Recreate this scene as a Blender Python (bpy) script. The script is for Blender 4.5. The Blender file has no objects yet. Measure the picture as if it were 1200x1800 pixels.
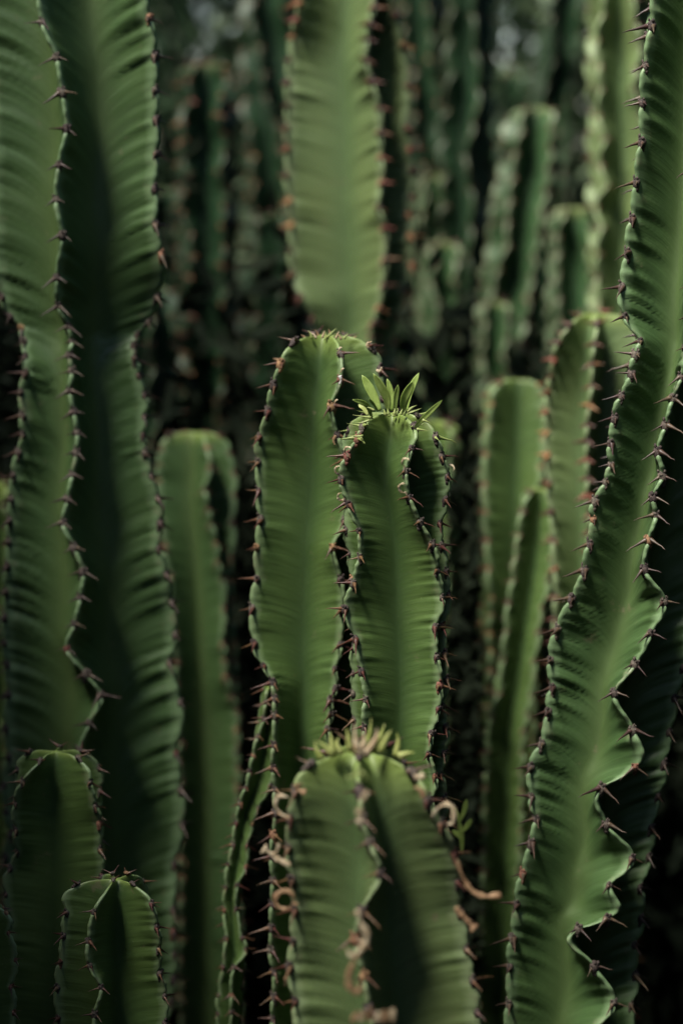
import bpy, math, random
import numpy as np
from mathutils import Vector, Matrix, Quaternion
random.seed(7)
rng = np.random.RandomState(11)
scene = bpy.context.scene
PI = math.pi

# ------------------------------------------------------------------ camera
CAM = np.array([0.0, 0.0, 1.15])
PITCH = math.radians(8.0)
LENS, SENS = 85.0, 24.0
cam_data = bpy.data.cameras.new("camera")
cam = bpy.data.objects.new("camera", cam_data)
scene.collection.objects.link(cam)
cam.location = CAM
cam.rotation_euler = (PI/2 - PITCH, 0, 0)
cam_data.lens = LENS
cam_data.sensor_fit = 'HORIZONTAL'
cam_data.sensor_width = SENS
cam_data.clip_start = 0.05
cam_data.clip_end = 200
cam_data.dof.use_dof = True
cam_data.dof.focus_distance = 1.65
cam_data.dof.aperture_fstop = 3.0
scene.camera = cam

# ------------------------------------------------------------------ light
SUN_EL, SUN_AZ = math.radians(55), math.radians(-128)   # azimuth from +Y, clockwise: behind the camera, to its left
world = bpy.data.worlds.new("World")
scene.world = world
world.use_nodes = True
wn = world.node_tree
sky = wn.nodes.new('ShaderNodeTexSky')
sky.sky_type = 'NISHITA'
sky.sun_disc = False
sky.sun_elevation = SUN_EL
sky.sun_rotation = SUN_AZ
bg = wn.nodes['Background']
bg.inputs['Strength'].default_value = 0.055
wn.links.new(sky.outputs[0], bg.inputs['Color'])
sd = bpy.data.lights.new("sun", 'SUN')
sd.energy = 5.0
sd.angle = math.radians(22)
sd.color = (1.0, 0.95, 0.85)
sun = bpy.data.objects.new("sun", sd)
scene.collection.objects.link(sun)
sdir = Vector((math.sin(SUN_AZ)*math.cos(SUN_EL), math.cos(SUN_AZ)*math.cos(SUN_EL), math.sin(SUN_EL)))
sun.rotation_euler = sdir.to_track_quat('Z', 'Y').to_euler()
sun.location = (0, 0, 4)
vs = scene.view_settings
scene.display_settings.display_device = 'sRGB'
vs.view_transform = 'Standard'
vs.look = 'None'
vs.gamma = 1
vs.use_curve_mapping = False
vs.exposure = 1.6
scene.render.engine = 'CYCLES'
scene.cycles.use_denoising = True
scene.cycles.max_bounces = 6
scene.cycles.diffuse_bounces = 3
scene.cycles.glossy_bounces = 2
scene.cycles.transmission_bounces = 3
scene.cycles.caustics_reflective = False
scene.cycles.caustics_refractive = False

# ------------------------------------------------------------------ picture -> place
def W(px, py, Y):
    """the point of the vertical plane y = Y that a pixel of the photograph looks at"""
    a = (np.asarray(px, float) - 600) / 1200 * SENS / LENS
    b = (900 - np.asarray(py, float)) / 1200 * SENS / LENS
    dy = math.cos(PITCH) + b*math.sin(PITCH)
    dz = -math.sin(PITCH) + b*math.cos(PITCH)
    t = Y / dy
    return a*t + CAM[0], np.zeros_like(a) + Y, dz*t + CAM[2]
def S(Y):
    return Y * SENS / LENS / 1200          # metres per pixel at distance Y

# ------------------------------------------------------------------ materials
def nt(name):
    m = bpy.data.materials.new(name)
    m.use_nodes = True
    n = m.node_tree
    b = n.nodes['Principled BSDF']
    return m, n, b
def node(n, t, **kw):
    o = n.nodes.new(t)
    for k, v in kw.items():
        if k in ('operation', 'blend_type', 'data_type', 'attribute_name', 'noise_dimensions', 'interpolation_type'):
            setattr(o, k, v)
        else:
            o.inputs[int(k[1:]) if k[0] == 'i' and k[1:].isdigit() else k].default_value = v
    return o
def ramp(n, fac, stops):
    r = n.nodes.new('ShaderNodeValToRGB')
    cr = r.color_ramp
    while len(cr.elements) > len(stops): cr.elements.remove(cr.elements[-1])
    while len(cr.elements) < len(stops): cr.elements.new(1)
    for e, (p, c) in zip(cr.elements, stops):
        e.position = p; e.color = (*c, 1)
    n.links.new(fac, r.inputs[0])
    return r
def mix(n, fac, a, b, bt='MIX'):
    m = n.nodes.new('ShaderNodeMix'); m.data_type = 'RGBA'; m.blend_type = bt
    for s, v in ((0, fac), (6, a), (7, b)):
        if hasattr(v, 'links') or hasattr(v, 'is_linked'): n.links.new(v, m.inputs[s])
        else: m.inputs[s].default_value = v if s == 0 else (*v, 1)
    return m.outputs[2]
def math_(n, op, a, b=0.0, c=0.0):
    m = n.nodes.new('ShaderNodeMath'); m.operation = op
    for i, v in enumerate((a, b, c)):
        if hasattr(v, 'is_linked'): n.links.new(v, m.inputs[i])
        else: m.inputs[i].default_value = v
    return m.outputs[0]

def stem_material(name, flank, valley, rim, tip=(0.20, 0.27, 0.06)):
    m, n, b = nt(name)
    L = n.links.new
    au = node(n, 'ShaderNodeAttribute', attribute_name='across').outputs['Fac']
    af = node(n, 'ShaderNodeAttribute', attribute_name='fold').outputs['Fac']
    at = node(n, 'ShaderNodeAttribute', attribute_name='newness').outputs['Fac']
    ar = node(n, 'ShaderNodeAttribute', attribute_name='rib').outputs['Fac']
    geo = n.nodes.new('ShaderNodeTexCoord').outputs['Object']
    # streaks that follow the folds
    cx = n.nodes.new('ShaderNodeCombineXYZ')
    L(math_(n, 'MULTIPLY', au, 0.9), cx.inputs[0]); L(math_(n, 'MULTIPLY', af, 260.0), cx.inputs[1]); L(ar, cx.inputs[2])
    st = node(n, 'ShaderNodeTexNoise', Scale=1.0, Detail=4.0, Roughness=0.55); L(cx.outputs[0], st.inputs['Vector'])
    cx2 = n.nodes.new('ShaderNodeCombineXYZ')
    L(math_(n, 'MULTIPLY', au, 1.3), cx2.inputs[0]); L(math_(n, 'MULTIPLY', af, 700.0), cx2.inputs[1]); L(ar, cx2.inputs[2])
    st2 = node(n, 'ShaderNodeTexNoise', Scale=1.0, Detail=3.0, Roughness=0.6); L(cx2.outputs[0], st2.inputs['Vector'])
    big = node(n, 'ShaderNodeTexNoise', Scale=14.0, Detail=3.0); L(geo, big.inputs['Vector'])
    fine = node(n, 'ShaderNodeTexNoise', Scale=420.0, Detail=4.0, Roughness=0.7); L(geo, fine.inputs['Vector'])
    light = tuple(c*1.22 + 0.004 for c in flank); dark = tuple(c*0.80 for c in flank)
    base = ramp(n, st.outputs['Fac'], [(0.30, dark), (0.52, flank), (0.72, light)]).outputs[0]
    base = mix(n, math_(n, 'MULTIPLY', math_(n, 'SUBTRACT', big.outputs['Fac'], 0.35), 0.9), base, (flank[0]*1.35, flank[1]*1.1, flank[2]*0.8))
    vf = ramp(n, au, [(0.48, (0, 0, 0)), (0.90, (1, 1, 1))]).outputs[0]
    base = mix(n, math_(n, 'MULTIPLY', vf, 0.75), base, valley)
    rf = ramp(n, au, [(0.0, (1, 1, 1)), (0.05, (0.75, 0.75, 0.75)), (0.16, (0, 0, 0))]).outputs[0]
    base = mix(n, math_(n, 'MULTIPLY', rf, 0.85), base, rim)
    base = mix(n, math_(n, 'MULTIPLY', at, 0.9), base, tip)
    # small pale specks and scars
    vo = node(n, 'ShaderNodeTexVoronoi', Scale=210.0); L(geo, vo.inputs['Vector'])
    sp = ramp(n, vo.outputs['Distance'], [(0.05, (1, 1, 1)), (0.10, (0, 0, 0))]).outputs[0]
    gate = ramp(n, big.outputs['Fac'], [(0.50, (0, 0, 0)), (0.62, (1, 1, 1))]).outputs[0]
    base = mix(n, math_(n, 'MULTIPLY', math_(n, 'MULTIPLY', sp, gate), 0.35), base, (0.32, 0.36, 0.22))
    sc_ = node(n, 'ShaderNodeTexNoise', Scale=55.0, Detail=6.0, Roughness=0.75); L(geo, sc_.inputs['Vector'])
    cork = ramp(n, sc_.outputs['Fac'], [(0.63, (0, 0, 0)), (0.69, (1, 1, 1))]).outputs[0]
    base = mix(n, math_(n, 'MULTIPLY', cork, 0.55), base, (0.17, 0.14, 0.085))
    edge_ = ramp(n, au, [(0.0, (1, 1, 1)), (0.22, (0, 0, 0))]).outputs[0]
    cork2 = ramp(n, sc_.outputs['Fac'], [(0.54, (0, 0, 0)), (0.64, (1, 1, 1))]).outputs[0]
    base = mix(n, math_(n, 'MULTIPLY', math_(n, 'MULTIPLY', cork2, edge_), 0.5), base, (0.20, 0.17, 0.11))
    base = mix(n, math_(n, 'MULTIPLY', fine.outputs['Fac'], 0.22), base, tuple(c*0.6 for c in flank))
    L(base, b.inputs['Base Color'])
    ro = ramp(n, st2.outputs['Fac'], [(0.3, (0.40,)*3), (0.7, (0.60,)*3)]).outputs[0]
    L(ro, b.inputs['Roughness'])
    b.inputs['Specular IOR Level'].default_value = 0.42
    b.inputs['Subsurface Weight'].default_value = 0.08
    b.inputs['Subsurface Radius'].default_value = (0.004, 0.006, 0.002)
    b.inputs['Subsurface Scale'].default_value = 0.6
    fade = ramp(n, au, [(0.0, (0.25,)*3), (0.15, (1,)*3), (0.7, (0.7,)*3), (1.0, (0.1,)*3)]).outputs[0]
    h = math_(n, 'ADD', math_(n, 'MULTIPLY', st.outputs['Fac'], 1.0), math_(n, 'MULTIPLY', st2.outputs['Fac'], 0.28))
    h = math_(n, 'MULTIPLY', h, fade)
    h = math_(n, 'ADD', h, math_(n, 'MULTIPLY', fine.outputs['Fac'], 0.05))
    bp = node(n, 'ShaderNodeBump', Strength=0.32, Distance=0.0014)
    L(h, bp.inputs['Height']); L(bp.outputs[0], b.inputs['Normal'])
    return m

M = {}
M['green'] = stem_material('cactus_skin_green', (0.068, 0.122, 0.033), (0.024, 0.054, 0.014), (0.20, 0.28, 0.14))  # darker valley skin, deepened further to hold the grooves' shade
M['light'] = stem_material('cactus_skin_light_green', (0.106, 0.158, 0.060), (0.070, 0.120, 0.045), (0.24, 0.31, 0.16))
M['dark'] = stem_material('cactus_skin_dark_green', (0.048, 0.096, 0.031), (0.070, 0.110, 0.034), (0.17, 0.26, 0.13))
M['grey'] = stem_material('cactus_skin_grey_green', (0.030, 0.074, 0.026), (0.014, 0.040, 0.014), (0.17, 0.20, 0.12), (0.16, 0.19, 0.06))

def simple(name, c1, c2, scale, rough=0.6, transl=0.0, bump=0.0, spec=0.4, objrand=0.0):
    m, n, b = nt(name)
    L = n.links.new
    tc = n.nodes.new('ShaderNodeTexCoord').outputs['Object']
    no = node(n, 'ShaderNodeTexNoise', Scale=scale, Detail=4.0, Roughness=0.6); L(tc, no.inputs['Vector'])
    col = ramp(n, no.outputs['Fac'], [(0.35, c1), (0.65, c2)]).outputs[0]
    if objrand:
        oi = n.nodes.new('ShaderNodeObjectInfo')
        hsv = n.nodes.new('ShaderNodeHueSaturation')
        L(math_(n, 'MULTIPLY_ADD', oi.outputs['Random'], objrand*2, 1-objrand), hsv.inputs['Value'])
        L(math_(n, 'MULTIPLY_ADD', oi.outputs['Random'], 0.06, 0.47), hsv.inputs['Hue'])
        L(col, hsv.inputs['Color']); col = hsv.outputs[0]
    L(col, b.inputs['Base Color'])
    b.inputs['Roughness'].default_value = rough
    b.inputs['Specular IOR Level'].default_value = spec
    if bump:
        bp = node(n, 'ShaderNodeBump', Strength=0.8, Distance=bump); L(no.outputs['Fac'], bp.inputs['Height']); L(bp.outputs[0], b.inputs['Normal'])
    if transl:
        tr = n.nodes.new('ShaderNodeBsdfTranslucent'); L(col, tr.inputs[0])
        ms = n.nodes.new('ShaderNodeMixShader'); ms.inputs[0].default_value = transl
        L(b.outputs[0], ms.inputs[1]); L(tr.outputs[0], ms.inputs[2])
        L(ms.outputs[0], n.nodes['Material Output'].inputs['Surface'])
    return m
M['areole'] = simple('areole_grey_brown', (0.020, 0.014, 0.012), (0.11, 0.085, 0.07), 900, 0.8, bump=0.0006, objrand=0.3)
M['areole_rust'] = simple('areole_rust_brown', (0.10, 0.045, 0.026), (0.28, 0.14, 0.085), 700, 0.8, bump=0.0006, objrand=0.3)
M['spine'] = simple('spine_red_brown', (0.050, 0.022, 0.013), (0.135, 0.062, 0.036), 300, 0.42, objrand=0.35)
M['spine_dark'] = simple('spine_dark_brown', (0.030, 0.018, 0.013), (0.080, 0.046, 0.032), 300, 0.45, objrand=0.35)
M['spine_orange'] = simple('spine_orange_brown', (0.12, 0.045, 0.022), (0.26, 0.11, 0.06), 300, 0.5, objrand=0.35)
M['spine_green'] = simple('spine_young_green', (0.20, 0.26, 0.07), (0.34, 0.38, 0.14), 200, 0.45)
M['leaf'] = simple('leaf_fresh_green', (0.26, 0.37, 0.08), (0.38, 0.50, 0.14), 160, 0.42, transl=0.35, bump=0.0004)
M['leaf_pale'] = simple('leaf_yellow_green', (0.34, 0.40, 0.10), (0.50, 0.54, 0.20), 160, 0.5, transl=0.3)
M['curl'] = simple('dry_tendril_cream', (0.32, 0.21, 0.11), (0.68, 0.58, 0.40), 260, 0.6, transl=0.12, bump=0.0005)
M['curl_brown'] = simple('dry_tendril_brown', (0.17, 0.090, 0.045), (0.42, 0.27, 0.15), 200, 0.6, transl=0.1, bump=0.0006)
M['white'] = simple('dry_white_scrap', (0.45, 0.42, 0.38), (0.75, 0.73, 0.70), 300, 0.7)
M['gloom'] = simple('shade_leaf', (0.005, 0.009, 0.005), (0.012, 0.017, 0.009), 9, 0.9, spec=0.1)  # near-black colour holds the shade of the gaps
M['far'] = stem_material('cactus_skin_shaded_green', (0.013, 0.042, 0.016), (0.008, 0.024, 0.010), (0.045, 0.062, 0.032), (0.08, 0.11, 0.03))  # colour darkened to put the shade of the rear rows into the skin
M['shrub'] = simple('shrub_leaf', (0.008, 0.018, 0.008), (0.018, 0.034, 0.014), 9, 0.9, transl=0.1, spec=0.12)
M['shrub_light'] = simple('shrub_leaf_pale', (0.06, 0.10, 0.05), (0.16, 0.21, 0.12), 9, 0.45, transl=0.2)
M['twig'] = simple('twig_bark', (0.03, 0.022, 0.016), (0.07, 0.05, 0.035), 60, 0.85)
M['soil'] = simple('dark_soil', (0.012, 0.009, 0.007), (0.035, 0.027, 0.020), 12, 0.95, bump=0.01)

# ------------------------------------------------------------------ object helpers
def link(o, parent=None):
    scene.collection.objects.link(o)
    if parent: o.parent = parent
    return o
def mesh_obj(name, V, F, mat, parent=None, attrs=None, smooth=True, mats=None, midx=None):
    me = bpy.data.meshes.new(name)
    V = np.asarray(V, np.float32)
    if isinstance(F, np.ndarray):
        me.vertices.add(len(V)); me.vertices.foreach_set('co', V.ravel())
        nf, k = F.shape
        me.loops.add(nf*k); me.loops.foreach_set('vertex_index', F.ravel().astype(np.int32))
        me.polygons.add(nf); me.polygons.foreach_set('loop_start', np.arange(0, nf*k, k, dtype=np.int32))
        me.polygons.foreach_set('loop_total', np.full(nf, k, np.int32))
        me.update(calc_edges=True)
    else:
        me.from_pydata([tuple(v) for v in V], [], F)
    for mm in (mats or [mat]): me.materials.append(mm)
    if midx is not None: me.polygons.foreach_set('material_index', np.asarray(midx, np.int32))
    me.polygons.foreach_set('use_smooth', np.full(len(me.polygons), smooth))
    for k, a in (attrs or {}).items():
        at = me.attributes.new(k, 'FLOAT', 'POINT'); at.data.foreach_set('value', np.asarray(a, np.float32))
    me.update()
    return link(bpy.data.objects.new(name, me), parent)
def root(name, loc, label, cat, group=None):
    o = bpy.data.objects.new(name, None)
    o.empty_display_size = 0.02
    o.location = loc
    o['label'] = label; o['category'] = cat
    if group: o['group'] = group
    return link(o)

def tube_geo(P, R, ns=8, flat=None, up=None):
    """tapered tube along points; flat = ratio of thickness to width for ribbons"""
    P = [Vector(p) for p in P]
    V, F = [], []
    ref = Vector(up) if up else Vector((0.13, -0.92, 0.3))
    for i, p in enumerate(P):
        t = (P[min(i+1, len(P)-1)] - P[max(i-1, 0)]).normalized()
        s = t.cross(ref)
        if s.length < 1e-4: s = t.cross(Vector((1, 0, 0.2)))
        s.normalize(); u = s.cross(t).normalized()
        for j in range(ns):
            a = 2*PI*j/ns
            V.append(p + s*(math.cos(a)*R[i]) + u*(math.sin(a)*R[i]*(flat or 1)))
    for i in range(len(P)-1):
        for j in range(ns):
            F.append((i*ns+j, i*ns+(j+1) % ns, (i+1)*ns+(j+1) % ns, (i+1)*ns+j))
    F.append(tuple(range(ns))[::-1]); F.append(tuple(range((len(P)-1)*ns, len(P)*ns)))
    return V, F
def spline(P, n):
    """smooth curve through points"""
    P = [np.array(p, float) for p in P]
    if len(P) < 3:
        return [P[0]+(P[-1]-P[0])*k/(n-1) for k in range(n)]
    Q = [2*P[0]-P[1]] + P + [2*P[-1]-P[-2]]
    out = []
    m = len(P)-1
    for k in range(n):
        t = k/(n-1)*m; i = min(int(t), m-1); f = t-i
        a, b, c, d = Q[i], Q[i+1], Q[i+2], Q[i+3]
        out.append(0.5*((2*b)+(c-a)*f+(2*a-5*b+4*c-d)*f*f+(3*b-a-3*c+d)*f**3))
    return out

# spines and areoles: local +X points out of the rib, Z up; sizes in units of 1 mm, shared meshes
def make_spine_mesh(side, k, mat):
    r = random.Random(100*k + (side > 0))
    L = r.uniform(8.3, 11.3); sp = r.uniform(0.70, 0.95); dn = r.uniform(-0.10, -0.45)
    d = Vector((0.62, side*sp, dn)).normalized()
    P = [Vector((0.8, side*0.9, 0)) + d*(L*t) + Vector((0, 0, -1.3*t*t)) * r.uniform(0.2, 1.0) for t in (0, .08, .25, .5, .75, .92, 1)]
    V, F = tube_geo(P, [1.45, 1.1, .74, .48, .27, .11, .03], 7)
    me = bpy.data.meshes.new('spine'); me.from_pydata([tuple(v*0.001) for v in V], [], F)
    me.materials.append(mat); me.polygons.foreach_set('use_smooth', [True]*len(F)); me.update()
    return me
def blob(c, r3, seed, n=7, m=5, amp=0.25):
    rr = random.Random(seed); V, F = [], []
    V.append((c[0], c[1], c[2]+r3[2]))
    for i in range(1, m):
        th = PI*i/m
        for j in range(n):
            a = 2*PI*j/n; q = 1+rr.uniform(-amp, amp)
            V.append((c[0]+r3[0]*q*math.sin(th)*math.cos(a), c[1]+r3[1]*q*math.sin(th)*math.sin(a), c[2]+r3[2]*math.cos(th)))
    V.append((c[0], c[1], c[2]-r3[2]))
    for j in range(n): F.append((0, 1+j, 1+(j+1) % n))
    for i in range(m-2):
        for j in range(n):
            a = 1+i*n; F.append((a+j, a+n+j, a+n+(j+1) % n, a+(j+1) % n))
    e = len(V)-1; a = 1+(m-2)*n
    for j in range(n): F.append((e, a+(j+1) % n, a+j))
    return V, F
def join(parts):
    V, F = [], []
    for v, f in parts:
        o = len(V); V += [tuple(x) for x in v]; F += [tuple(i+o for i in q) for q in f]
    return V, F
def make_areole_mesh(k, mat):
    r = random.Random(50+k)
    parts = [blob((0.5, 0, -0.3), (1.5, 2.0, 2.6), k, 9, 7, 0.12)]
    parts.append(blob((0.2, 0, -2.0), (1.1, 1.3, 2.4), k+9, 7, 5, 0.1))
    for q in range(r.randint(4, 6)):
        s = r.uniform(0.35, 0.75)
        parts.append(blob((1.1+r.uniform(-.3, .6), r.uniform(-1.5, 1.5), 1.2+r.uniform(-.6, 1.2)), (s, s, s*1.2), k*31+q, 6, 4, 0.3))
    V, F = join(parts)
    me = bpy.data.meshes.new('areole'); me.from_pydata([tuple(c*0.001 for c in v) for v in V], [], F)
    me.materials.append(mat); me.polygons.foreach_set('use_smooth', [True]*len(F)); me.update()
    return me
def make_cluster_mesh(k, ma, ms):
    r = random.Random(70+k)
    a = [blob((0.5, 0, -0.3), (1.5, 1.8, 2.3), k, 7, 5, 0.2), blob((1.3, 0.3, 1.3), (0.9, 0.9, 1.0), k+4, 6, 4, 0.3)]
    VA, FA = join(a)
    sp = []
    for side in (-1, 1):
        L = r.uniform(5, 8); d = Vector((0.62, side*r.uniform(.6, .9), r.uniform(-.4, 0))).normalized()
        P = [Vector((0.6, side*0.7, 0)) + d*(L*t) for t in (0, .3, .7, 1)]
        sp.append(tube_geo(P, [1.4, .85, .42, .05], 5))
    VS, FS = join(sp)
    V = [tuple(c*0.001 for c in v) for v in VA + VS]; F = FA + [tuple(i+len(VA) for i in f) for f in FS]
    me = bpy.data.meshes.new('spine_cluster'); me.from_pydata(V, [], F)
    me.materials.append(ma); me.materials.append(ms)
    me.polygons.foreach_set('material_index', [0]*len(FA)+[1]*len(FS))
    me.polygons.foreach_set('use_smooth', [True]*len(F)); me.update()
    return me
SP = {c: {s: [make_spine_mesh(s, k, M[c]) for k in range(6)] for s in (-1, 1)} for c in ('spine', 'spine_dark', 'spine_orange', 'spine_green')}
AR = {c: [make_areole_mesh(k, M[c]) for k in range(5)] for c in ('areole', 'areole_rust')}
CL = {'brown': [make_cluster_mesh(k, M['areole'], M['spine']) for k in range(4)],
      'rust': [make_cluster_mesh(k, M['areole_rust'], M['spine_orange']) for k in range(4)]}
CL['mixed'] = CL['brown']*2 + CL['rust']

# ------------------------------------------------------------------ the ribbed stem
def smooth_interp(z, kz, kv):
    """monotone-parameter cubic (finite difference) interpolation; kz ascending"""
    i = np.clip(np.searchsorted(kz, z) - 1, 0, len(kz)-2)
    h = kz[i+1]-kz[i]; t = np.clip((z-kz[i])/h, 0, 1)
    m = np.gradient(kv, kz)
    m = np.clip(m, -4, 4)
    t2, t3 = t*t, t**3
    return (2*t3-3*t2+1)*kv[i]+(t3-2*t2+t)*h*m[i]+(-2*t3+3*t2)*kv[i+1]+(t3-t2)*h*m[i+1]

class Rib: pass

def stem(label, Y, centre, R, ribs, top=None, step=0.0018, nu=10, mat='green', spines='spine', detail=True,
         gap=44, dome=0.9, wob=0.055, group=None, cat='cactus', name='cactus_stem', rimw=3.6, bottom=0.0,
         clusters='brown', newlen=0.02, valley=0.66, zig=0.06, seed=0, extra=None, drop=0.75, areole='areole', low=1900, bulge=1.0, fw=0.15):
    """centre: [(px, py)]; R: px or [(py, px)]; ribs: in angular order, each a list of (px, py) areoles traced on the photograph
    (front side), or (dx, dz) in fractions of R for an untraced one."""
    rg = np.random.RandomState(seed or (abs(hash(label)) % 1000 if False else sum(map(ord, label)) % 9973))
    s = S(Y)
    cpx = np.array(centre, float)
    _, _, cz = W(cpx[:, 0], cpx[:, 1], Y); cxw = W(cpx[:, 0], cpx[:, 1], Y)[0]
    o = np.argsort(cz); cz, cxw = cz[o], cxw[o]
    def cen(z): return np.interp(z, cz, cxw) if len(cz) > 1 else np.full_like(z, cxw[0])
    if not isinstance(R, (list, tuple)): R = [(0, R)]
    Rz = np.array([W(0, p, Y)[2] for p, _ in R]); Rv = np.array([r for _, r in R], float)*s
    o = np.argsort(Rz); Rz, Rv = Rz[o], Rv[o]
    def rad(z): return np.interp(z, Rz, Rv)
    ztop = float(W(0, top, Y)[2]) if top is not None else float(W(0, -90, Y)[2])
    has_top = top is not None
    Hd = dome*float(rad(np.array([ztop]))[0])
    def fdome(z):
        if not has_top: return np.ones_like(z)
        q = np.clip((z-(ztop-Hd))/Hd, 0, 1)
        return np.power(np.maximum(1-q**2.6, 0), 0.5)
    zlow = float(W(0, low, Y)[2]); zlow = max(zlow, 0.12)
    # --- rings
    if has_top:
        nd = max(10, int(Hd*1.5/step))
        zd = ztop-Hd + Hd*np.sin(np.linspace(0, 1, nd)**0.9*PI/2*0.995)
        zz = np.concatenate([np.arange(zlow, ztop-Hd-step*0.5, step), zd])
    else:
        zz = np.arange(zlow, ztop, step)
    zz = np.concatenate([np.linspace(bottom, zlow, 26)[:-1], zz])
    g = gap*s
    RB = []
    for ri, rb in enumerate(ribs):
        r = Rib(); RB.append(r)
        traced = isinstance(rb, list)
        if traced:
            p = np.array(rb, float)
            # first pass on the stem's own plane, then pushed towards the camera by dz
            x0, _, z0 = W(p[:, 0], p[:, 1], Y)
            RR = rad(z0)
            f = np.maximum(fdome(z0), 0.62)
            dx = (x0-cen(z0))/f
            ds = np.concatenate([[dx[0]]*3, dx, [dx[-1]]*3]); ds = np.convolve(ds, np.array([1, 2, 3, 4, 3, 2, 1])/16, 'valid')
            dz = np.sqrt(np.maximum(RR**2-ds**2, (0.22*RR)**2))
            yy = Y-dz*f
            x1, _, z1 = W(p[:, 0], p[:, 1], yy)
            f = np.maximum(fdome(z1), 0.62)
            kx = (x1-cen(z1))/f; ky = -dz
            o = np.argsort(z1); kz, kx, ky = z1[o], kx[o], ky[o]
            keep = np.concatenate([[True], np.diff(kz) > g*0.25]); kz, kx, ky = kz[keep], kx[keep], ky[keep]
            # extend above and below
            lo, hi = [], []
            z = kz[0]
            while z > bottom+0.02:
                z -= g*(1+rg.uniform(-.12, .12)); RRz = float(rad(np.array([z]))[0])
                lo.append((z, kx[0]*0.98+rg.uniform(-1, 1)*zig*RRz, ky[0]))
            z = kz[-1]
            while z < ztop - (Hd*0.06 if has_top else 0):
                fd = float(fdome(np.array([z]))[0]) if has_top else 1
                z += g*(0.9+rg.uniform(-.12, .12))*(0.35+0.65*fd)
                hi.append((z, kx[-1]+rg.uniform(-1, 1)*zig*float(rad(np.array([z]))[0])*0.5, ky[-1]))
            A = np.array(lo[::-1] + list(zip(kz, kx, ky)) + hi)
            r.kz, r.kx, r.ky = A[:, 0], A[:, 1], A[:, 2]
        else:
            fx, fd_ = rb[:2]; tw = rb[2] if len(rb) > 2 else 0.0
            z = ztop - (Hd*0.05 if has_top else 0); L = []
            z += rg.uniform(0, g*0.4)
            while z > bottom+0.01:
                RRz = float(rad(np.array([z]))[0])
                a = math.atan2(fx, fd_) + tw*(ztop-z) + rg.uniform(-1, 1)*zig*1.0
                m_ = math.hypot(fx, fd_)*RRz*(1+rg.uniform(-.04, .04))
                L.append((z, m_*math.sin(a), -m_*math.cos(a)))
                fd = float(fdome(np.array([z]))[0]) if has_top else 1
                z -= g*(1+rg.uniform(-.15, .15))*(0.4+0.6*max(fd, 0))
            A = np.array(L[::-1]); r.kz, r.kx, r.ky = A[:, 0], A[:, 1], A[:, 2]
        def sm(a):
            for _ in range(3):
                b_ = np.concatenate([[a[0]], a, [a[-1]]]); a = .25*b_[:-2]+.5*b_[1:-1]+.25*b_[2:]
            return a
        r.sx, r.sy = sm(r.kx), sm(r.ky)
        r.ph = rg.uniform(0, 2*PI, 8); r.amp = rg.uniform(.6, 1.2, 4)
    def crest(r, z, scal=True):
        x = smooth_interp(z, r.kz, r.kx); y = smooth_interp(z, r.kz, r.ky)
        idx = np.interp(z, r.kz, np.arange(len(r.kz)))
        if scal:
            p = 1-(idx-np.floor(idx))            # 0 just below an areole, 1 just above the next one down
            n = np.floor(idx)
            b = bulge*0.20+0.035*np.sin(n*2.7+r.ph[0])
            d = np.hypot(x, y)+1e-9
            bul = g*b*np.power(np.maximum(np.sin(PI*np.power(p, 0.72)), 0), 0.62)
            bul = bul + g*0.016*np.sin(idx*2*PI*3+r.ph[1])
            x = x*(1+bul/d); y = y*(1+bul/d)
        return x, y, idx
    K = len(RB); N = len(zz)
    us = np.linspace(0, 1, nu+1)
    us = us**1.25
    fz = fdome(zz)
    cols = []; ACR = []; FOLD = []; RIBI = []; 
    def wobble(r, idx, k):
        return (0.38*np.sin(2*PI*idx+r.ph[2]) + 0.40*np.sin(2*PI*idx*0.43+r.ph[3]) + 0.42*np.sin(2*PI*idx*1.9+r.ph[4]) + 0.22*np.sin(2*PI*idx*3.3+r.ph[5]))*r.amp[0]
    def swell(r, idx, side):
        q = r.ph[6] + side*1.3
        return (0.35*np.sin(2*PI*idx*1.0+q) + 0.45*np.sin(2*PI*idx*2.13+q*2+np.sin(idx*1.7)) + 0.38*np.sin(2*PI*idx*3.4+q*3+1.5*np.sin(idx*1.1)) + 0.22*np.sin(2*PI*idx*5.3+q+2*np.sin(idx*0.7)))
    RRz = rad(zz)
    h0 = rimw*s*np.clip(fz*1.8, 0.15, 1)
    # crest bearings for bisectors (without scallops)
    ang = []
    for r in RB:
        x, y, _ = crest(r, zz, False)
        ang.append(np.arctan2(x, -y))
    def half(k, kn, side):
        """columns from the crest of rib k (u=0) to the valley shared with rib kn"""
        r, rn = RB[k], RB[kn]
        out = []
        a0, a1 = ang[k], ang[kn]
        if side > 0: da = np.mod(a1-a0, 2*PI)
        else: da = -np.mod(a0-a1, 2*PI)
        am = a0+da/2
        for u in us:
            x0, y0, _ = crest(r, zz, False)
            len_ = np.hypot(x0, y0)*0.62
            zf = zz + drop*len_*(u**1.35)*np.clip(fz, 0, 1)
            cx_, cy_, idx = crest(r, zf)
            xn, yn, _ = crest(rn, zz, False)
            rc = np.hypot(x0, y0); rn_ = np.hypot(xn, yn)
            rv = valley*0.62*0.5*(rc+rn_)*np.maximum(np.cos(np.abs(da)/2), 0.50)
            Vx, Vy = rv*np.sin(am), -rv*np.cos(am)
            dC = np.hypot(cx_, cy_)+1e-9
            ex, ey = cx_/dC, cy_/dC                 # radial
            nx, ny = -ey*side, ex*side              # tangential, towards the neighbour
            # x right, -y to the camera; rotating bearing up = turning from -y to +x
            P0x, P0y = cx_+nx*h0, cy_+ny*h0
            qx = 0.45*cx_+0.55*np.interp(zf, r.kz, r.sx); qy = 0.45*cy_+0.55*np.interp(zf, r.kz, r.sy)
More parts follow.
